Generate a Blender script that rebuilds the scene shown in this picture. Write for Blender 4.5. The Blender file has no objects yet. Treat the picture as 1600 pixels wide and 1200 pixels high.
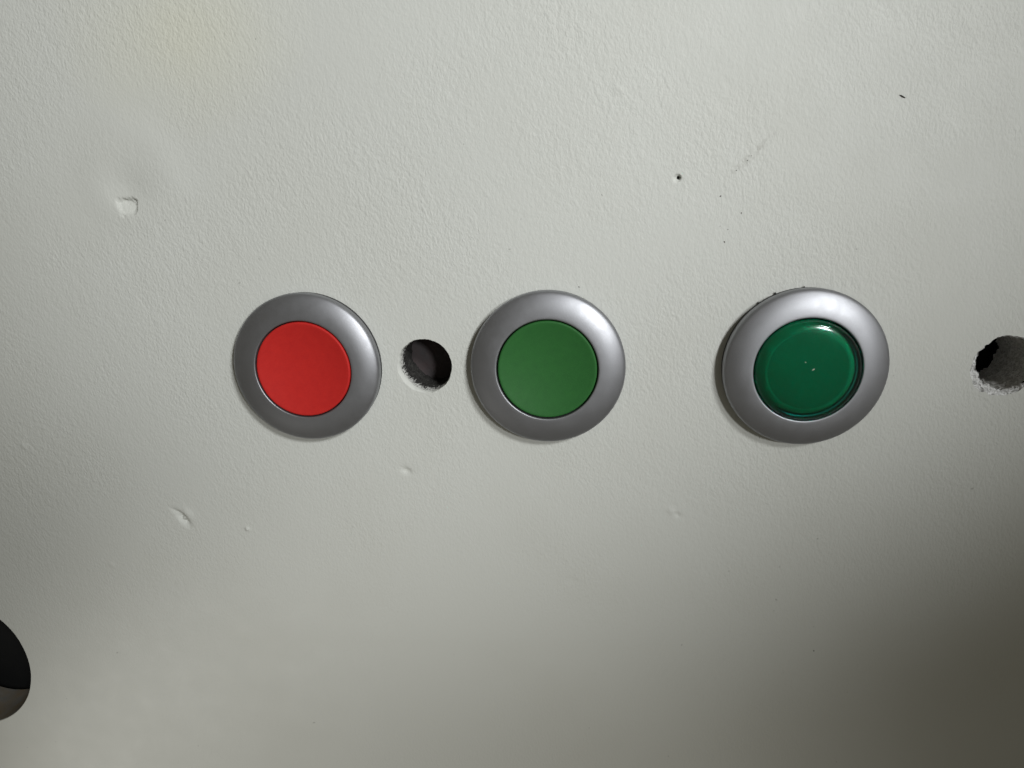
import bpy, bmesh, math, random
from mathutils import Matrix, Vector, noise
from mathutils.geometry import delaunay_2d_cdt

random.seed(7)
SC = bpy.context.scene
COL = SC.collection
MM = 0.001
UP = Matrix.Rotation(math.pi / 2, 4, 'X')        # panel frame (x right, y up, z out, in mm) -> upright in the world


def W(x, y, z=0.0):
    return UP @ Vector((x * MM, y * MM, z * MM))


# ------------------------------------------------------------------ camera
CAM_R = Matrix(((0.995382, -0.023556, -0.093055), (-0.001334, 0.965934, -0.258786), (0.095981, 0.257716, 0.961442)))
cam_d = bpy.data.cameras.new('camera')
cam = bpy.data.objects.new('camera', cam_d)
COL.objects.link(cam)
m = CAM_R.transposed().to_4x4()
m.translation = Vector((7.29449 * MM, 17.55972 * MM, 132.34691 * MM))
cam.matrix_world = UP @ m
cam_d.sensor_width = 36.0
cam_d.lens = 36.0 * 1100.0 / 1600.0
cam_d.clip_start = 0.002
cam_d.clip_end = 20.0
SC.camera = cam

# ------------------------------------------------------------------ room light and exposure
world = bpy.data.worlds.new('World')
SC.world = world
world.use_nodes = True
bg = world.node_tree.nodes['Background']
bg.inputs['Color'].default_value = (1.0, 0.93, 0.74, 1)
bg.inputs['Strength'].default_value = 0.104


def area(name, pos, aim, sx, sy, power, colour, spread):
    d = bpy.data.lights.new(name, 'AREA')
    d.shape = 'RECTANGLE'
    d.size, d.size_y = sx * MM, sy * MM
    d.energy = power
    d.color = colour
    d.spread = math.radians(spread)
    o = bpy.data.objects.new(name, d)
    COL.objects.link(o)
    p, a = W(*pos), W(*aim)
    o.location = p
    o.rotation_euler = (a - p).to_track_quat('-Z', 'Y').to_euler()
    return o


def spot(name, aim, az, el, dist, radius, half, blend, power, colour):
    d = bpy.data.lights.new(name, 'SPOT')
    d.energy = power
    d.color = colour
    d.shadow_soft_size = radius * MM
    d.spot_size = 2 * half
    d.spot_blend = blend
    o = bpy.data.objects.new(name, d)
    COL.objects.link(o)
    n = Vector((math.cos(el) * math.cos(az), math.cos(el) * math.sin(az), math.sin(el)))
    a = W(*aim)
    o.location = W(aim[0] + n.x * dist, aim[1] + n.y * dist, n.z * dist)
    o.rotation_euler = (a - o.location).to_track_quat('-Z', 'Y').to_euler()
    return o


# daylight from a window up to the right, its patch fading towards the lower right; two added fill spots
spot('window_light', (-43.0, 35.5, 0), 0.60, 0.815, 631, 56, 0.209, 0.55, 10.5, (0.98, 1.0, 1.0))
spot('upper_fill_light', (21.0, 65.4, 0), 0.215, 1.092, 636, 34, 0.215, 0.42, 6.0, (0.985, 1.0, 1.0))  # added spot, not a second pane: widens the bright patch
spot('low_fill_light', (-63.0, -146.5, 0), 3.647, 0.856, 421, 24, 0.228, 0.53, 3.0, (1.0, 0.98, 0.92))  # added spot that lifts the lower left, no window there
area('room_light', (460, -80, 240), (30, -10, 0), 460, 460, 0.025, (1.0, 0.985, 0.96), 150)

SC.view_settings.view_transform = 'Standard'
SC.view_settings.look = 'None'
SC.view_settings.exposure = 0.0
SC.view_settings.gamma = 1.0


# ------------------------------------------------------------------ materials
def mat(name, base, rough=0.5, metal=0.0, **kw):
    mt = bpy.data.materials.new(name)
    mt.use_nodes = True
    b = mt.node_tree.nodes['Principled BSDF']
    b.inputs['Base Color'].default_value = (*base, 1)
    b.inputs['Roughness'].default_value = rough
    b.inputs['Metallic'].default_value = metal
    for k, v in kw.items():
        b.inputs[k.replace('_', ' ')].default_value = v
    return mt


class NT:
    def __init__(self, mt):
        self.t = mt.node_tree
        self.b = self.t.nodes['Principled BSDF']
        tc = self.t.nodes.new('ShaderNodeTexCoord')
        mp = self.t.nodes.new('ShaderNodeMapping')
        mp.inputs['Scale'].default_value = (1000, 1000, 1000)     # texture space in millimetres
        self.t.links.new(tc.outputs['Object'], mp.inputs['Vector'])
        self.mm = mp.outputs['Vector']

    def n(self, kind, **props):
        x = self.t.nodes.new(kind)
        for k, v in props.items():
            setattr(x, k, v)
        return x

    def l(self, a, b):
        self.t.links.new(a, b)

    def mapped(self, loc=(0, 0, 0), rot=0.0, scale=(1, 1, 1)):
        x = self.n('ShaderNodeMapping')
        x.inputs['Location'].default_value = loc
        x.inputs['Rotation'].default_value = (0, 0, rot)
        x.inputs['Scale'].default_value = scale
        self.l(self.mm, x.inputs['Vector'])
        return x.outputs['Vector']

    def noise(self, scale, detail=2.0, rough=0.5, vec=None, dist=0.0):
        x = self.n('ShaderNodeTexNoise')
        x.inputs['Scale'].default_value = scale
        x.inputs['Detail'].default_value = detail
        x.inputs['Roughness'].default_value = rough
        x.inputs['Distortion'].default_value = dist
        self.l(vec or self.mm, x.inputs['Vector'])
        return x.outputs['Fac']

    def ramp(self, fac, stops):
        x = self.n('ShaderNodeValToRGB')
        e = x.color_ramp.elements
        while len(e) < len(stops):
            e.new(0.5)
        for i, (p, c) in enumerate(stops):
            e[i].position = p
            e[i].color = (c, c, c, 1) if isinstance(c, (int, float)) else (*c, 1)
        self.l(fac, x.inputs['Fac'])
        return x.outputs['Color']

    def math(self, op, a, b):
        x = self.n('ShaderNodeMath', operation=op)
        for s, v in zip(x.inputs, (a, b)):
            if isinstance(v, (int, float)):
                s.default_value = v
            else:
                self.l(v, s)
        return x.outputs[0]

    def mix(self, fac, a, b, blend='MIX'):
        x = self.n('ShaderNodeMix', data_type='RGBA', blend_type=blend)
        for s, v in ((x.inputs[0], fac), (x.inputs[6], a), (x.inputs[7], b)):
            if isinstance(v, tuple):
                s.default_value = (*v, 1)
            elif isinstance(v, (int, float)):
                s.default_value = v
            else:
                self.l(v, s)
        return x.outputs[2]

    def bump(self, h, dist_mm, prev=None, strength=1.0):
        x = self.n('ShaderNodeBump')
        x.inputs['Distance'].default_value = dist_mm * MM
        if isinstance(strength, (int, float)):
            x.inputs['Strength'].default_value = strength
        else:
            self.l(strength, x.inputs['Strength'])
        self.l(h, x.inputs['Height'])
        if prev:
            self.l(prev, x.inputs['Normal'])
        return x.outputs['Normal']


PAINT = (0.570, 0.580, 0.548)


def paint_material():
    mt = mat('pale_grey_paint', PAINT, 0.62, Specular_IOR_Level=0.32)
    t = NT(mt)
    rot = math.radians(40)
    fine = t.noise(2.1, 2.0, 0.55, t.mapped(rot=rot, scale=(1.0, 0.62, 1.0)), 0.25)
    coarse = t.noise(0.80, 2.0, 0.5, t.mapped(loc=(31, 7, 3), rot=rot, scale=(1.0, 0.65, 1.0)))
    patch = t.ramp(t.noise(0.032, 2.0, 0.5), ((0.36, 0.40), (0.60, 1.0)))
    sep = t.n('ShaderNodeSeparateXYZ')
    t.l(t.mm, sep.inputs[0])
    low = t.ramp(t.math('ADD', t.math('MULTIPLY', sep.outputs['Y'], 0.01), 1.4), ((0.45, 0.35), (0.85, 1.0)))   # thicker, smoother coat low down
    patch = t.math('MULTIPLY', patch, low)
    n = t.bump(fine, 0.14, strength=patch)
    n = t.bump(coarse, 0.105, n, patch)
    t.l(n, t.b.inputs['Normal'])
    # yellower patch at upper left, then grime and dust on the paint
    d = t.n('ShaderNodeVectorMath', operation='DISTANCE')
    t.l(t.mapped(scale=(1.0, 1.35, 0.0)), d.inputs[0])
    d.inputs[1].default_value = (-64, 64, 0)
    spot = t.ramp(t.math('ADD', t.math('MULTIPLY', d.outputs['Value'], 0.02), t.math('MULTIPLY', t.noise(0.06), 0.25)),
                  ((0.18, 1.0), (0.62, 0.0)))
    col = t.mix(t.math('MULTIPLY', spot, 0.5), PAINT, (0.60, 0.595, 0.475))
    grime = t.ramp(t.noise(0.022, 3.0, 0.6, t.mapped(loc=(9, 4, 0))), ((0.45, 0.0), (0.8, 1.0)))
    col = t.mix(t.math('MULTIPLY', grime, 0.35), col, (0.50, 0.50, 0.455))
    fleck = t.ramp(t.noise(0.9, 1.0, 0.5, t.mapped(loc=(3, 8, 1))), ((0.80, 0.0), (0.84, 1.0)))
    col = t.mix(t.math('MULTIPLY', fleck, 0.45), col, (0.2, 0.2, 0.18))
    sub = t.n('ShaderNodeVectorMath', operation='SUBTRACT')
    t.l(t.mm, sub.inputs[0])
    sub.inputs[1].default_value = (37.2, 23.6, 0)
    turn = t.n('ShaderNodeMapping')
    turn.inputs['Rotation'].default_value = (0, 0, math.radians(-43))
    t.l(sub.outputs[0], turn.inputs['Vector'])
    squash = t.n('ShaderNodeMapping')
    squash.inputs['Scale'].default_value = (0.17, 1.1, 0)
    t.l(turn.outputs['Vector'], squash.inputs['Vector'])
    ln = t.n('ShaderNodeVectorMath', operation='LENGTH')
    t.l(squash.outputs['Vector'], ln.inputs[0])
    scuff = t.math('MULTIPLY', t.ramp(ln.outputs['Value'], ((0.2, 1.0), (1.0, 0.0))), t.ramp(t.noise(1.1, 3.0, 0.7), ((0.42, 0.0), (0.60, 0.48))))
    col = t.mix(scuff, col, (0.30, 0.29, 0.26))
    t.l(col, t.b.inputs['Base Color'])
    t.l(t.ramp(t.noise(0.15, 3.0), ((0.3, 0.56), (0.7, 0.70))), t.b.inputs['Roughness'])
    return mt


def rough_material(name, c1, c2, scale, bump, rough=0.85, stretch=(1, 1, 1)):
    mt = mat(name, c1, rough)
    t = NT(mt)
    f = t.noise(scale, 4.0, 0.65, t.mapped(scale=stretch))
    t.l(t.mix(t.ramp(f, ((0.35, 0.0), (0.68, 1.0))), c1, c2), t.b.inputs['Base Color'])
    t.l(t.bump(t.noise(scale * 1.4, 3.0, 0.6, t.mapped(scale=stretch)), bump), t.b.inputs['Normal'])
    return mt


def plastic(name, base, dark, rough, grain=0.02):
    mt = mat(name, base, rough, Specular_IOR_Level=0.2)
    t = NT(mt)
    f = t.math('ADD', t.math('MULTIPLY', t.noise(0.6, 3.0, 0.6), 0.5), t.math('MULTIPLY', t.noise(4.0, 3.0, 0.7), 0.5))
    t.l(t.mix(t.ramp(f, ((0.38, 0.0), (0.66, 1.0))), base, dark), t.b.inputs['Base Color'])
    t.l(t.bump(t.noise(7.0, 2.0), grain), t.b.inputs['Normal'])
    t.l(t.ramp(t.noise(1.3, 4.0), ((0.3, rough - 0.06), (0.7, rough + 0.08))), t.b.inputs['Roughness'])
    return mt


def silver_material():
    mt = mat('silver_satin_finish', (0.32, 0.324, 0.342), 0.46, 0.92)
    t = NT(mt)
    f = t.noise(6.0, 3.0, 0.6)
    t.l(t.mix(t.ramp(f, ((0.40, 0.0), (0.75, 0.5))), (0.33, 0.334, 0.354), (0.275, 0.278, 0.292)), t.b.inputs['Base Color'])
    t.l(t.ramp(t.noise(0.5, 4.0, 0.6), ((0.3, 0.45), (0.75, 0.51))), t.b.inputs['Roughness'])
    t.l(t.bump(t.noise(9.0, 2.0), 0.010), t.b.inputs['Normal'])
    return mt


def bore_material(name, paint, raw1, raw2, depth, streak):
    """inside of a drilled hole: streaky paint at the mouth, then raw board, painting in the shade that deepens inwards"""
    mt = mat(name, raw1, 0.9, Specular_IOR_Level=0.2)
    t = NT(mt)
    sep = t.n('ShaderNodeSeparateXYZ')
    t.l(t.mm, sep.inputs[0])
    f = t.noise(1.6, 4.0, 0.7)
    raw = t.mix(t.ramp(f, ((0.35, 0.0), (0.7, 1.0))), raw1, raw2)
    ragged = t.noise(2.6, 3.0, 0.65, t.mapped(scale=(1, 1, 0.30)))
    k = t.math('ADD', t.math('MULTIPLY', sep.outputs['Z'], 1.0 / depth), t.math('MULTIPLY', t.math('SUBTRACT', ragged, 0.5), streak))
    t.l(t.mix(t.ramp(t.math('ADD', k, 1.0), ((0.25, 0.0), (0.62, 1.0))), raw, paint), t.b.inputs['Base Color'])  # darker with depth: the bore's shade is put into the colour
    t.l(t.bump(t.noise(2.2, 3.0, 0.6, t.mapped(scale=(1, 1, 0.5))), 0.5), t.b.inputs['Normal'])
    return mt


M = dict(
    paint=paint_material(),
    fibre=bore_material('shaded_board_bore', (0.66, 0.66, 0.63), (0.018, 0.018, 0.017), (0.07, 0.067, 0.062), 3.6, 2.8),
    dark_wall=rough_material('dusty_grey_bore', (0.80, 0.79, 0.76), (0.42, 0.415, 0.39), 1.8, 0.8, 0.85),
    brown_wall=rough_material('rusty_grey_bore', (0.20, 0.195, 0.18), (0.22, 0.17, 0.11), 0.16, 0.2, 0.7),
    chip=rough_material('bare_chipped_rim', (0.96, 0.97, 0.97), (0.48, 0.48, 0.47), 1.5, 0.5, 0.32),
    void=rough_material('dark_cavity', (0.003, 0.0035, 0.004), (0.006, 0.006, 0.006), 0.12, 0.1, 0.8),
    backing=rough_material('dusty_backing', (0.065, 0.060, 0.062), (0.085, 0.062, 0.063), 0.22, 0.15, 0.8),
    silver=silver_material(),
    rubber=mat('black_rubber', (0.022, 0.022, 0.024), 0.6),
    red=plastic('red_plastic', (0.50, 0.022, 0.018), (0.45, 0.018, 0.016), 0.55),
    green=plastic('green_plastic', (0.026, 0.125, 0.029), (0.023, 0.108, 0.027), 0.55),
    insert=plastic('green_diffuser', (0.005, 0.44, 0.28), (0.004, 0.40, 0.255), 0.6),
    glow=plastic('painted_glow_green', (0.04, 0.62, 0.38), (0.035, 0.57, 0.35), 0.5),  # lighter green paints in the bright arc at the lens edge
    soot=mat('dark_dust', (0.05, 0.045, 0.04), 0.9),
    pale=mat('pale_dust', (0.75, 0.75, 0.72), 0.8),
)
M['insert'].node_tree.nodes['Principled BSDF'].inputs['Metallic'].default_value = 0.6
lens_m = mat('clear_green_plastic', (0.0, 0.56, 0.44), 0.13, 0.0, Specular_IOR_Level=0.22, IOR=1.49, Transmission_Weight=1.0)
M['lens'] = lens_m


# ------------------------------------------------------------------ helpers
def link(name, me, material, parent=None, smooth=True):
    me.materials.append(material)
    if smooth:
        for p in me.polygons:
            p.use_smooth = True
    o = bpy.data.objects.new(name, me)
    COL.objects.link(o)
    if parent:
        o.parent = parent
    else:
        o.matrix_world = UP
    return o


def mesh_from(name, verts, faces):
    me = bpy.data.meshes.new(name)
    me.from_pydata([tuple(c * MM for c in v) for v in verts], [], faces)
    me.update()
    return me


def lathe(name, prof, seg=160, wobble=None):
    """surface of revolution about z; prof = (r, z) from the outside in; r = 0 closes with a single vertex"""
    verts, faces, rings = [], [], []
    for r, z in prof:
        if r <= 1e-6:
            rings.append([len(verts)])
            verts.append((0, 0, z))
        else:
            ring = []
            for k in range(seg):
                a = 2 * math.pi * k / seg
                ring.append(len(verts))
                verts.append((r * math.cos(a), r * math.sin(a), z))
            rings.append(ring)
    for A, B in zip(rings, rings[1:]):
        for k in range(seg):
            k2 = (k + 1) % seg
            if len(A) == 1 and len(B) == 1:
                continue
            if len(B) == 1:
                faces.append((A[k], A[k2], B[0]))
            elif len(A) == 1:
                faces.append((A[0], B[k2], B[k]))
            else:
                faces.append((A[k], A[k2], B[k2], B[k]))
    return mesh_from(name, verts, faces)


def thing(name, label, cat, x, y, z=0.0, rot=0.0, group=None):
    o = bpy.data.objects.new(name, None)
    o.empty_display_size = 0.01
    COL.objects.link(o)
    o.matrix_world = UP @ Matrix.Translation((x * MM, y * MM, z * MM)) @ Matrix.Rotation(rot, 4, 'Z')
    o['label'], o['category'] = label, cat
    if group:
        o['group'] = group
    return o


def sm(a, b, x):
    t = min(1.0, max(0.0, (x - a) / (b - a)))
    return t * t * (3 - 2 * t)


def gauss(x, y, cx, cy, sx, sy, rot=0.0):
    dx, dy = x - cx, y - cy
    c, s = math.cos(rot), math.sin(rot)
    u, v = (dx * c + dy * s) / sx, (-dx * s + dy * c) / sy
    return math.exp(-0.5 * (u * u + v * v))


# ------------------------------------------------------------------ the panel
# hole: centre, radius, rim wobble, seed
HOLES = [
    dict(c=(-23.1, -14.3), r=5.45, w=0.020, s=1.0),
    dict(c=(84.5, -14.2), r=5.45, w=0.030, s=5.0),
    dict(c=(-139.3, -88.2), r=16.3, w=0.002, s=9.0),
]
HN = (96, 96, 160)


def rim_r(i, a):
    h = HOLES[i]
    n = noise.noise(Vector((math.cos(a) * 2.2 + h['s'], math.sin(a) * 2.2, h['s'])))
    n2 = noise.noise(Vector((math.cos(a) * 7 + h['s'], math.sin(a) * 7, h['s'] + 3)))
    r = h['r'] * (1 + h['w'] * (n * 1.3 + n2 * 0.9))
    if i == 1:      # knocked-out lower left rim
        r += 0.85 * math.exp(-((a - math.radians(213)) / 0.95) ** 2) * (1 + 0.55 * n2)
    return r


def relief(x, y):
    """height of the painted face above its nominal plane, mm"""
    h = 0.55 * noise.noise(Vector((x * 0.011, y * 0.013, 4.2))) + 0.12 * noise.noise(Vector((x * 0.035, y * 0.04, 1.7)))
    # broad knock round the filled dent at upper left
    rr = math.hypot(x + 77.5, y - 23.0) + 0.9 * noise.noise(Vector((x * 0.16, y * 0.16, 5)))
    h += 0.26 * (1 - sm(6.5, 12.5, rr)) - 0.55 * gauss(x, y, -78.6, 20.6, 3.4, 3.0)
    # wide shallow dish round the big hole, added to shade the left side
    h -= 1.8 * gauss(x, y, -138, -60, 21, 20)
    # filled dent: a pit with a flat plug of filler in it
    d = math.hypot((x + 79.7) / 1.95, (y - 17.4) / 1.75)
    d *= 1 + 0.30 * noise.noise(Vector((x * 0.62, y * 0.62, 8))) + 0.12 * noise.noise(Vector((x * 1.7, y * 1.7, 2)))
    h -= 0.75 * (1 - sm(0.62, 1.18, d)) * (0.45 + 0.55 * sm(-1.4, 1.2, (x + 79.7) * 0.7 + (y - 17.4) * 0.7))
    # gouge at lower left with a crumb in it
    h -= 0.95 * gauss(x, y, -78.1, -48.3, 1.15, 0.50, math.radians(-52)) + 0.2 * gauss(x, y, -79.2, -46.6, 1.2, 0.3, math.radians(-30))
    h += 0.80 * gauss(x, y, -78.0, -48.2, 0.30, 0.30)
    h += 0.25 * gauss(x, y, -76.9, -47.0, 1.0, 0.7, math.radians(-52))
    # dimple under the red button's right, crumb, pin hole
    h -= 0.40 * gauss(x, y, -28.1, -36.4, 0.75, 0.5, math.radians(-25))
    h += 0.38 * gauss(x, y, -63.9, -50.25, 0.32, 0.3)
    h -= 1.8 * math.exp(-(math.hypot(x - 24.75, y - 20.05) / 0.30) ** 6)
    h -= 0.45 * math.exp(-(math.hypot(x - 24.45, y - 19.92) / 0.62) ** 4)
    # small scabs in the paint
    for cx, cy, s, a in ((25.6, -44.4, 0.7, 0.16), (26.9, -45.2, 0.5, -0.22), (6, -60.5, 0.8, -0.12), (-112, -32, 0.6, 0.15),
                         (-97, -60, 0.5, 0.12), (-11, -78, 0.5, 0.12), (44, -22, 0.6, -0.15), (14, 35, 0.5, 0.12)):
        if abs(x - cx) < 4 and abs(y - cy) < 4:
            h += a * gauss(x, y, cx, cy, s, s * 0.7, -0.6)
    # shallow horizontal crease low down
    u = y + 77.3 - 0.018 * (x + 45)
    h += 0.10 * math.tanh(u / 1.6) * sm(-122, -95, x) * (1 - sm(0, 35, x))
    return h


def build_panel():
    X0, X1, Y0, Y1 = -190.0, 150.0, -150.0, 90.0
    pts, edges = [], []
    loops = []
    for i, h in enumerate(HOLES):
        n = HN[i]
        loop = []
        for k in range(n):
            a = 2 * math.pi * k / n
            r = rim_r(i, a)
            loop.append((h['c'][0] + r * math.cos(a), h['c'][1] + r * math.sin(a)))
        s = len(pts)
        pts += loop
        edges += [(s + k, s + (k + 1) % n) for k in range(n)]
        loops.append(loop)

    def clear(x, y, g):
        for i, h in enumerate(HOLES):
            if math.hypot(x - h['c'][0], y - h['c'][1]) < h['r'] + (1.6 if i == 1 else 0.25) + g:
                return False
        return True

    seen = set()

    def grid(x0, x1, y0, y1, st):
        for a in range(int(round((x1 - x0) / st)) + 1):
            for b in range(int(round((y1 - y0) / st)) + 1):
                x, y = x0 + a * st, y0 + b * st
                key = (round(x, 3), round(y, 3))
                if key not in seen and clear(x, y, st * 0.4):
                    seen.add(key)
                    pts.append((x, y))
    grid(X0, X1, Y0, Y1, 2.0)
    for cx, cy, hw, hh, st in ((-79.5, 17.5, 4, 4, 0.16), (-77.8, -48, 4, 3.5, 0.16), (-28, -36.5, 2.5, 2, 0.2), (-64, -50.2, 1.5, 1.5, 0.125),
                               (24.65, 20, 1.25, 1.25, 0.0625), (26, -44.8, 4, 3, 0.25), (6, -60.5, 3, 2, 0.4), (-112, -32, 2, 2, 0.4),
                               (-97, -60, 2, 2, 0.4), (-11, -78, 2, 2, 0.4), (44, -22, 2, 2, 0.4), (14, 35, 2, 2, 0.4)):
        grid(cx - hw, cx + hw, cy - hh, cy + hh, st)
    grid(-122, 36, -82, -72, 0.8)
    res = delaunay_2d_cdt([Vector(p) for p in pts], edges, [], 0, 1e-5)
    v2, fs = res[0], res[2]
    keep = []
    for f in fs:
        cx = sum(v2[i].x for i in f) / 3
        cy = sum(v2[i].y for i in f) / 3
        inside = False
        for i, h in enumerate(HOLES):
            dx, dy = cx - h['c'][0], cy - h['c'][1]
            if math.hypot(dx, dy) < rim_r(i, math.atan2(dy, dx) % (2 * math.pi)) - 1e-3:
                inside = True
                break
        if not inside:
            keep.append(tuple(f))
    verts = [(p.x, p.y, relief(p.x, p.y)) for p in v2]
    o = link('panel', mesh_from('panel', verts, keep), M['paint'])
    bm = bmesh.new()
    bm.from_mesh(o.data)
    for f in bm.faces:
        if f.normal.z < 0:
            f.normal_flip()
    bmesh.ops.delete(bm, geom=[v for v in bm.verts if not v.link_faces], context='VERTS')
    bm.to_mesh(o.data)
    bm.free()
    return o


panel = build_panel()
panel['kind'] = 'structure'
panel['label'] = 'pale grey painted panel, drilled and dented, holding the three round buttons'


def bore(i, name, rows, material, amp, seg_noise, label=None, flat=False, chipped=False):
    """a strip of the hole's inside: rows = (radius offset, depth)"""
    h = HOLES[i]
    n = HN[i]
    verts, faces = [], []
    for j, (dr, z) in enumerate(rows):
        for k in range(n):
            a = 2 * math.pi * k / n
            r = rim_r(i, a)
            x, y = h['c'][0] + r * math.cos(a), h['c'][1] + r * math.sin(a)
            base = relief(x, y)
            w = 0.12 + 0.88 * math.exp(-((a - math.radians(218)) / 0.95) ** 2) if chipped else 1.0
            rr, zz = r + dr * w, base + z
            if not (j == 0 and z == 0):
                e = noise.noise(Vector((math.cos(a) * seg_noise + i * 7, math.sin(a) * seg_noise, z * seg_noise * 0.22)))
                e2 = noise.noise(Vector((math.cos(a) * seg_noise * 3, math.sin(a) * seg_noise * 3 + i, z * seg_noise * 0.9)))
                rr += amp * (e + 0.6 * e2)
                if amp and i == 1:
                    zz += amp * (1.7 if flat else 0.8) * e2
            verts.append((h['c'][0] + rr * math.cos(a), h['c'][1] + rr * math.sin(a), zz))
    for j in range(len(rows) - 1):
        for k in range(n):
            k2 = (k + 1) % n
            faces.append((j * n + k, (j + 1) * n + k, (j + 1) * n + k2, j * n + k2))
    o = link(name, mesh_from(name, verts, faces), material, panel, smooth=not flat)
    bm = bmesh.new()
    bm.from_mesh(o.data)
    for f in bm.faces:            # face the axis
        c = f.calc_center_median()
        d = Vector((h['c'][0] * MM - c.x, h['c'][1] * MM - c.y, 0))
        if f.normal.dot(d) < 0 and abs(f.normal.z) < 0.98:
            f.normal_flip()
    bm.to_mesh(o.data)
    bm.free()
    if label:
        o['label'] = label
    return o


def steps(dr0, z0, dr1, z1, n):
    return [(dr0 + (dr1 - dr0) * k / n, z0 + (z1 - z0) * k / n) for k in range(n + 1)]


# hole between the red and the green button: rounded painted lip, then raw fibrous wall
bore(0, 'hole_lip', [(0, 0), (-0.20, -0.07), (-0.44, -0.24), (-0.66, -0.48), (-0.80, -0.78)], M['paint'], 0.05, 6, chipped=True)
bore(0, 'hole_wall', steps(-0.80, -0.76, -1.15, -9.4, 30), M['fibre'], 0.16, 4.5, chipped=True)
# broken hole at the right edge
bore(1, 'hole_lip', [(0, 0), (-0.15, -0.20), (-0.50, -0.30), (-0.90, -0.42), (-1.30, -0.60), (-1.60, -0.75), (-1.80, -1.1)], M['chip'], 0.34, 7.0,
     'bare chipped rim with bright broken edges', flat=True, chipped=True)
bore(1, 'hole_wall', steps(-1.8, -1.05, -1.6, -13.0, 36), M['dark_wall'], 0.36, 5.0, chipped=True)
# large clean hole at the lower left corner
bore(2, 'hole_lip', [(0, 0), (-0.03, -0.03), (-0.06, -0.12), (-0.06, -0.4)], M['paint'], 0.0, 1)
bore(2, 'hole_wall', steps(-0.06, -0.4, -0.2, -12.0, 16), M['brown_wall'], 0.10, 2.0)

# dark box behind the panel
bx = [(-192, -152), (152, -152), (152, 92), (-192, 92)]
vv = [(x, y, z) for z in (-2.5, -19.0) for x, y in bx]
cav = link('cavity', mesh_from('cavity', vv, [(0, 1, 5, 4), (1, 2, 6, 5), (2, 3, 7, 6), (3, 0, 4, 7), (4, 5, 6, 7)]), M['void'], smooth=False)
pl = link('backing_plate', mesh_from('backing_plate', [(-38, -32, -10.2), (-8, -32, -10.0), (-8, 2, -9.6), (-38, 2, -9.8),
                                                      (-38, -32, -11.4), (-8, -32, -11.2), (-8, 2, -10.8), (-38, 2, -11.0)],
                                    [(0, 1, 2, 3), (7, 6, 5, 4), (0, 4, 5, 1), (1, 5, 6, 2), (2, 6, 7, 3), (3, 7, 4, 0)]), M['backing'], cav, smooth=False)
pl['label'] = 'dull dark brownish plate close behind the small round hole'
cav['kind'] = 'structure'
cav['label'] = 'dark hollow space seen through the holes of the panel'


# ------------------------------------------------------------------ buttons
def arc(cx, cz, r, a0, a1, n):
    return [(cx + r * math.cos(math.radians(a0 + (a1 - a0) * k / n)), cz + r * math.sin(math.radians(a0 + (a1 - a0) * k / n))) for k in range(n + 1)]


BEZEL = [(14.45, 0.30), (14.66, 0.42), (14.75, 0.75), (14.75, 1.55), (14.73, 1.75), (14.66, 1.94), (14.52, 2.13), (14.34, 2.28), (14.1, 2.42), (13.8, 2.56),
         (13.4, 2.73), (12.9, 2.91), (12.3, 3.09), (11.7, 3.23), (11.1, 3.33), (10.5, 3.40), (10.1, 3.435), (9.85, 3.44), (9.75, 3.43), (9.68, 3.39), (9.63, 3.32),
         (9.605, 3.24), (9.60, 3.05), (9.60, 0.4)]
bez_me = lathe('bezel', BEZEL)
gasket_me = lathe('gasket', [(14.60, -1.6), (14.66, 0.05), (14.62, 0.28), (14.4, 0.36)])
inner_me = lathe('collar', [(9.62, 0.5), (0, 0.45)])


def cap_profile(r, z, depth):
    p = [(r, 0.6), (r, z - 0.35)] + [(r - 0.30 + 0.30 * math.cos(t), z - 0.30 + 0.30 * math.sin(t)) for t in (0.2, 0.5, 0.8, 1.1, 1.4, 1.57)]
    r1 = r - 0.45
    for k in range(0, 25):
        q = 1 - k / 24
        p.append((r1 * q, z - 0.02 - depth * (1 - q * q)))
    return p


def button(label, x, y, rot, cap_name, cap_me, cap_mat):
    t = thing('push_button', label, 'push button', x, y, LIFT, rot, 'buttons in a row across the panel')
    link('bezel', bez_me if not bez_me.materials else bez_me.copy(), M['silver'], t)
    link('gasket', gasket_me.copy(), M['rubber'], t)
    link('collar', inner_me.copy(), M['rubber'], t)
    c = link(cap_name, cap_me, cap_mat, t)
    return t, c


LIFT = 0.45                                     # the gasket holds the bezel off the panel
BUT = [(-46.306, -14.114), (1.144, -14.210), (48.512, -14.301)]
button('round push button with a dished red cap and dark silver bezel', *BUT[0], 0.4, 'cap', lathe('cap', cap_profile(9.38, 3.42, 1.15)), M['red'])
button('round push button with a dished mid green opaque cap and silver bezel', *BUT[1], 1.9, 'cap', lathe('cap', cap_profile(9.36, 3.30, 1.2)), M['green'])

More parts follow.
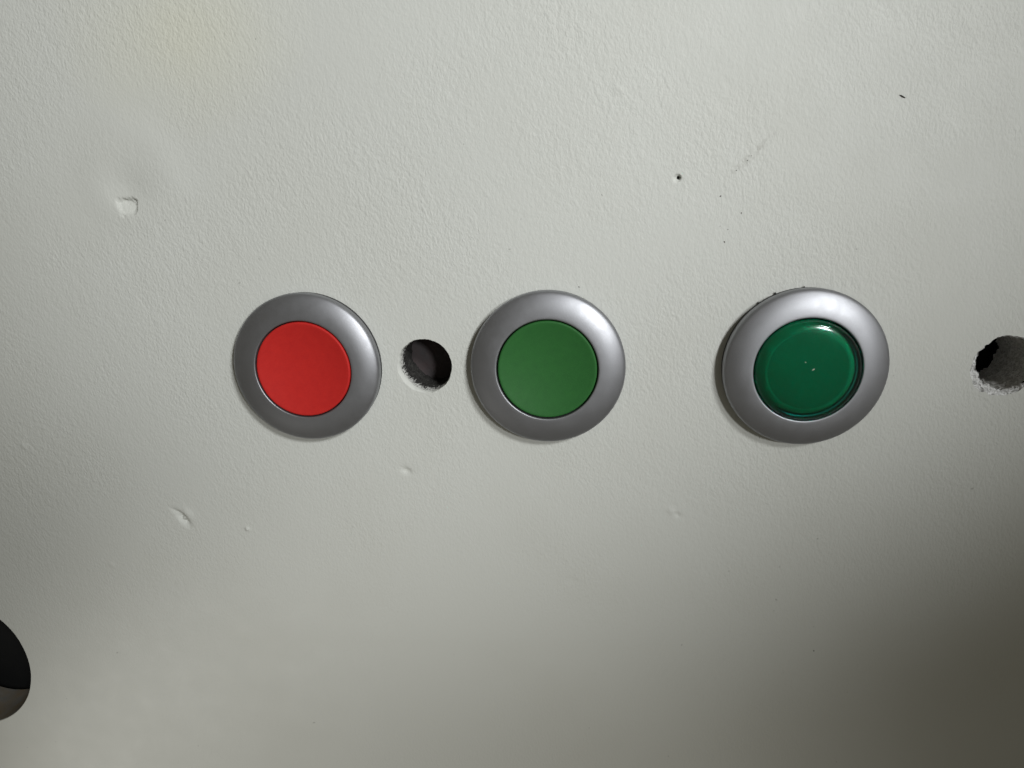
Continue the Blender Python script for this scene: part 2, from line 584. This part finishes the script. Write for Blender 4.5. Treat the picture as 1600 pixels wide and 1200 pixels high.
# illuminated one: hollow clear lens over a diffuser
lens_prof = [(9.40, 0.9), (9.40, 3.00)] + arc(7.95, 3.00, 1.45, 0, 70, 12) + [(7.9, 4.46), (7.0, 4.57), (5.5, 4.69), (3.5, 4.78), (1.8, 4.82), (0, 4.83)]
lens_in = [(0, 3.55), (2.5, 3.54), (5.0, 3.50), (6.4, 3.44)] + arc(7.3, 1.70, 1.84, 80, 0, 10) + [(9.14, 0.9)]
shell = lathe('lens', lens_prof + lens_in + [(9.40, 0.9)])
t3, lens = button('round push button with a raised glossy deep green lens and pale silver bezel', *BUT[2], 0.0, 'lens', shell, M['lens'])
link('diffuser', lathe('diffuser', [(7.22, 3.10), (7.10, 3.205), (6.9, 3.245), (6.2, 3.33), (4.0, 3.42), (0, 3.47)]), M['insert'], t3)
link('diffuser_rim', lathe('diffuser_rim', [(9.5, 0.80), (9.1, 0.82), (9.05, 1.15), (8.85, 1.6), (8.5, 2.15), (8.15, 2.58), (7.8, 2.86), (7.45, 3.07), (7.12, 3.20), (7.0, 3.10)]), M['glow'], t3)


def crumb(name, material, x, y, z, sx, sy, sz, rot, seed, parent=None):
    bm = bmesh.new()
    bmesh.ops.create_icosphere(bm, subdivisions=2, radius=1.0)
    for v in bm.verts:
        k = 1 + 0.35 * noise.noise(v.co * 1.3 + Vector((seed, 0, 0)))
        v.co = Vector((v.co.x * sx * k, v.co.y * sy * k, v.co.z * sz * k)) * MM
    bmesh.ops.transform(bm, matrix=Matrix.Translation((x * MM, y * MM, z * MM)) @ Matrix.Rotation(rot, 4, 'Z'), verts=bm.verts)
    me = bpy.data.meshes.new(name)
    bm.to_mesh(me)
    bm.free()
    return link(name, me, material, parent)


crumb('dust_speck', M['pale'], 0.45, 0.55, 4.88, 0.26, 0.09, 0.06, 0.6, 2, lens)
crumb('dust_speck', M['pale'], -1.0, 1.9, 4.86, 0.12, 0.08, 0.05, -0.6, 5, lens)

for k, (deg, sz) in enumerate(((126, 0.24), (113, 0.30), (93, 0.20), (-40, 0.2))):
    a = math.radians(deg)
    crumb('gasket_burr', M['rubber'], 14.70 * math.cos(a), 14.70 * math.sin(a), -0.25, sz, sz * 0.6, 0.16, a, k * 2.3, t3)

# dirt on the painted face
fib = crumb('fibre', M['soot'], 61.2, 32.2, relief(61.2, 32.2) + 0.08, 0.55, 0.12, 0.1, -0.5, 11)
fib['label'], fib['category'] = 'tiny dark fibre stuck on the pale paint, above the pilot lens, upper right', 'fibre'
for k, (x, y, s) in enumerate(((34.6, 21.0, 0.14), (32.1, 16.7, 0.19), (35.9, 13.7, 0.17), (33.2, 8.7, 0.2), (7.1, 0.9, 0.17), (32.3, 11.5, 0.1),
                               (33.7, 10.9, 0.12), (55.9, -75.5, 0.18), (11.2, 17.4, 0.12), (36.4, 22.6, 0.13), (37.0, 23.4, 0.1))):
    crumb('dirt_speck', M['soot'], x, y, relief(x, y) + 0.02, s * 0.8, s * 0.55, 0.06, k * 0.7, k * 3.1, panel)
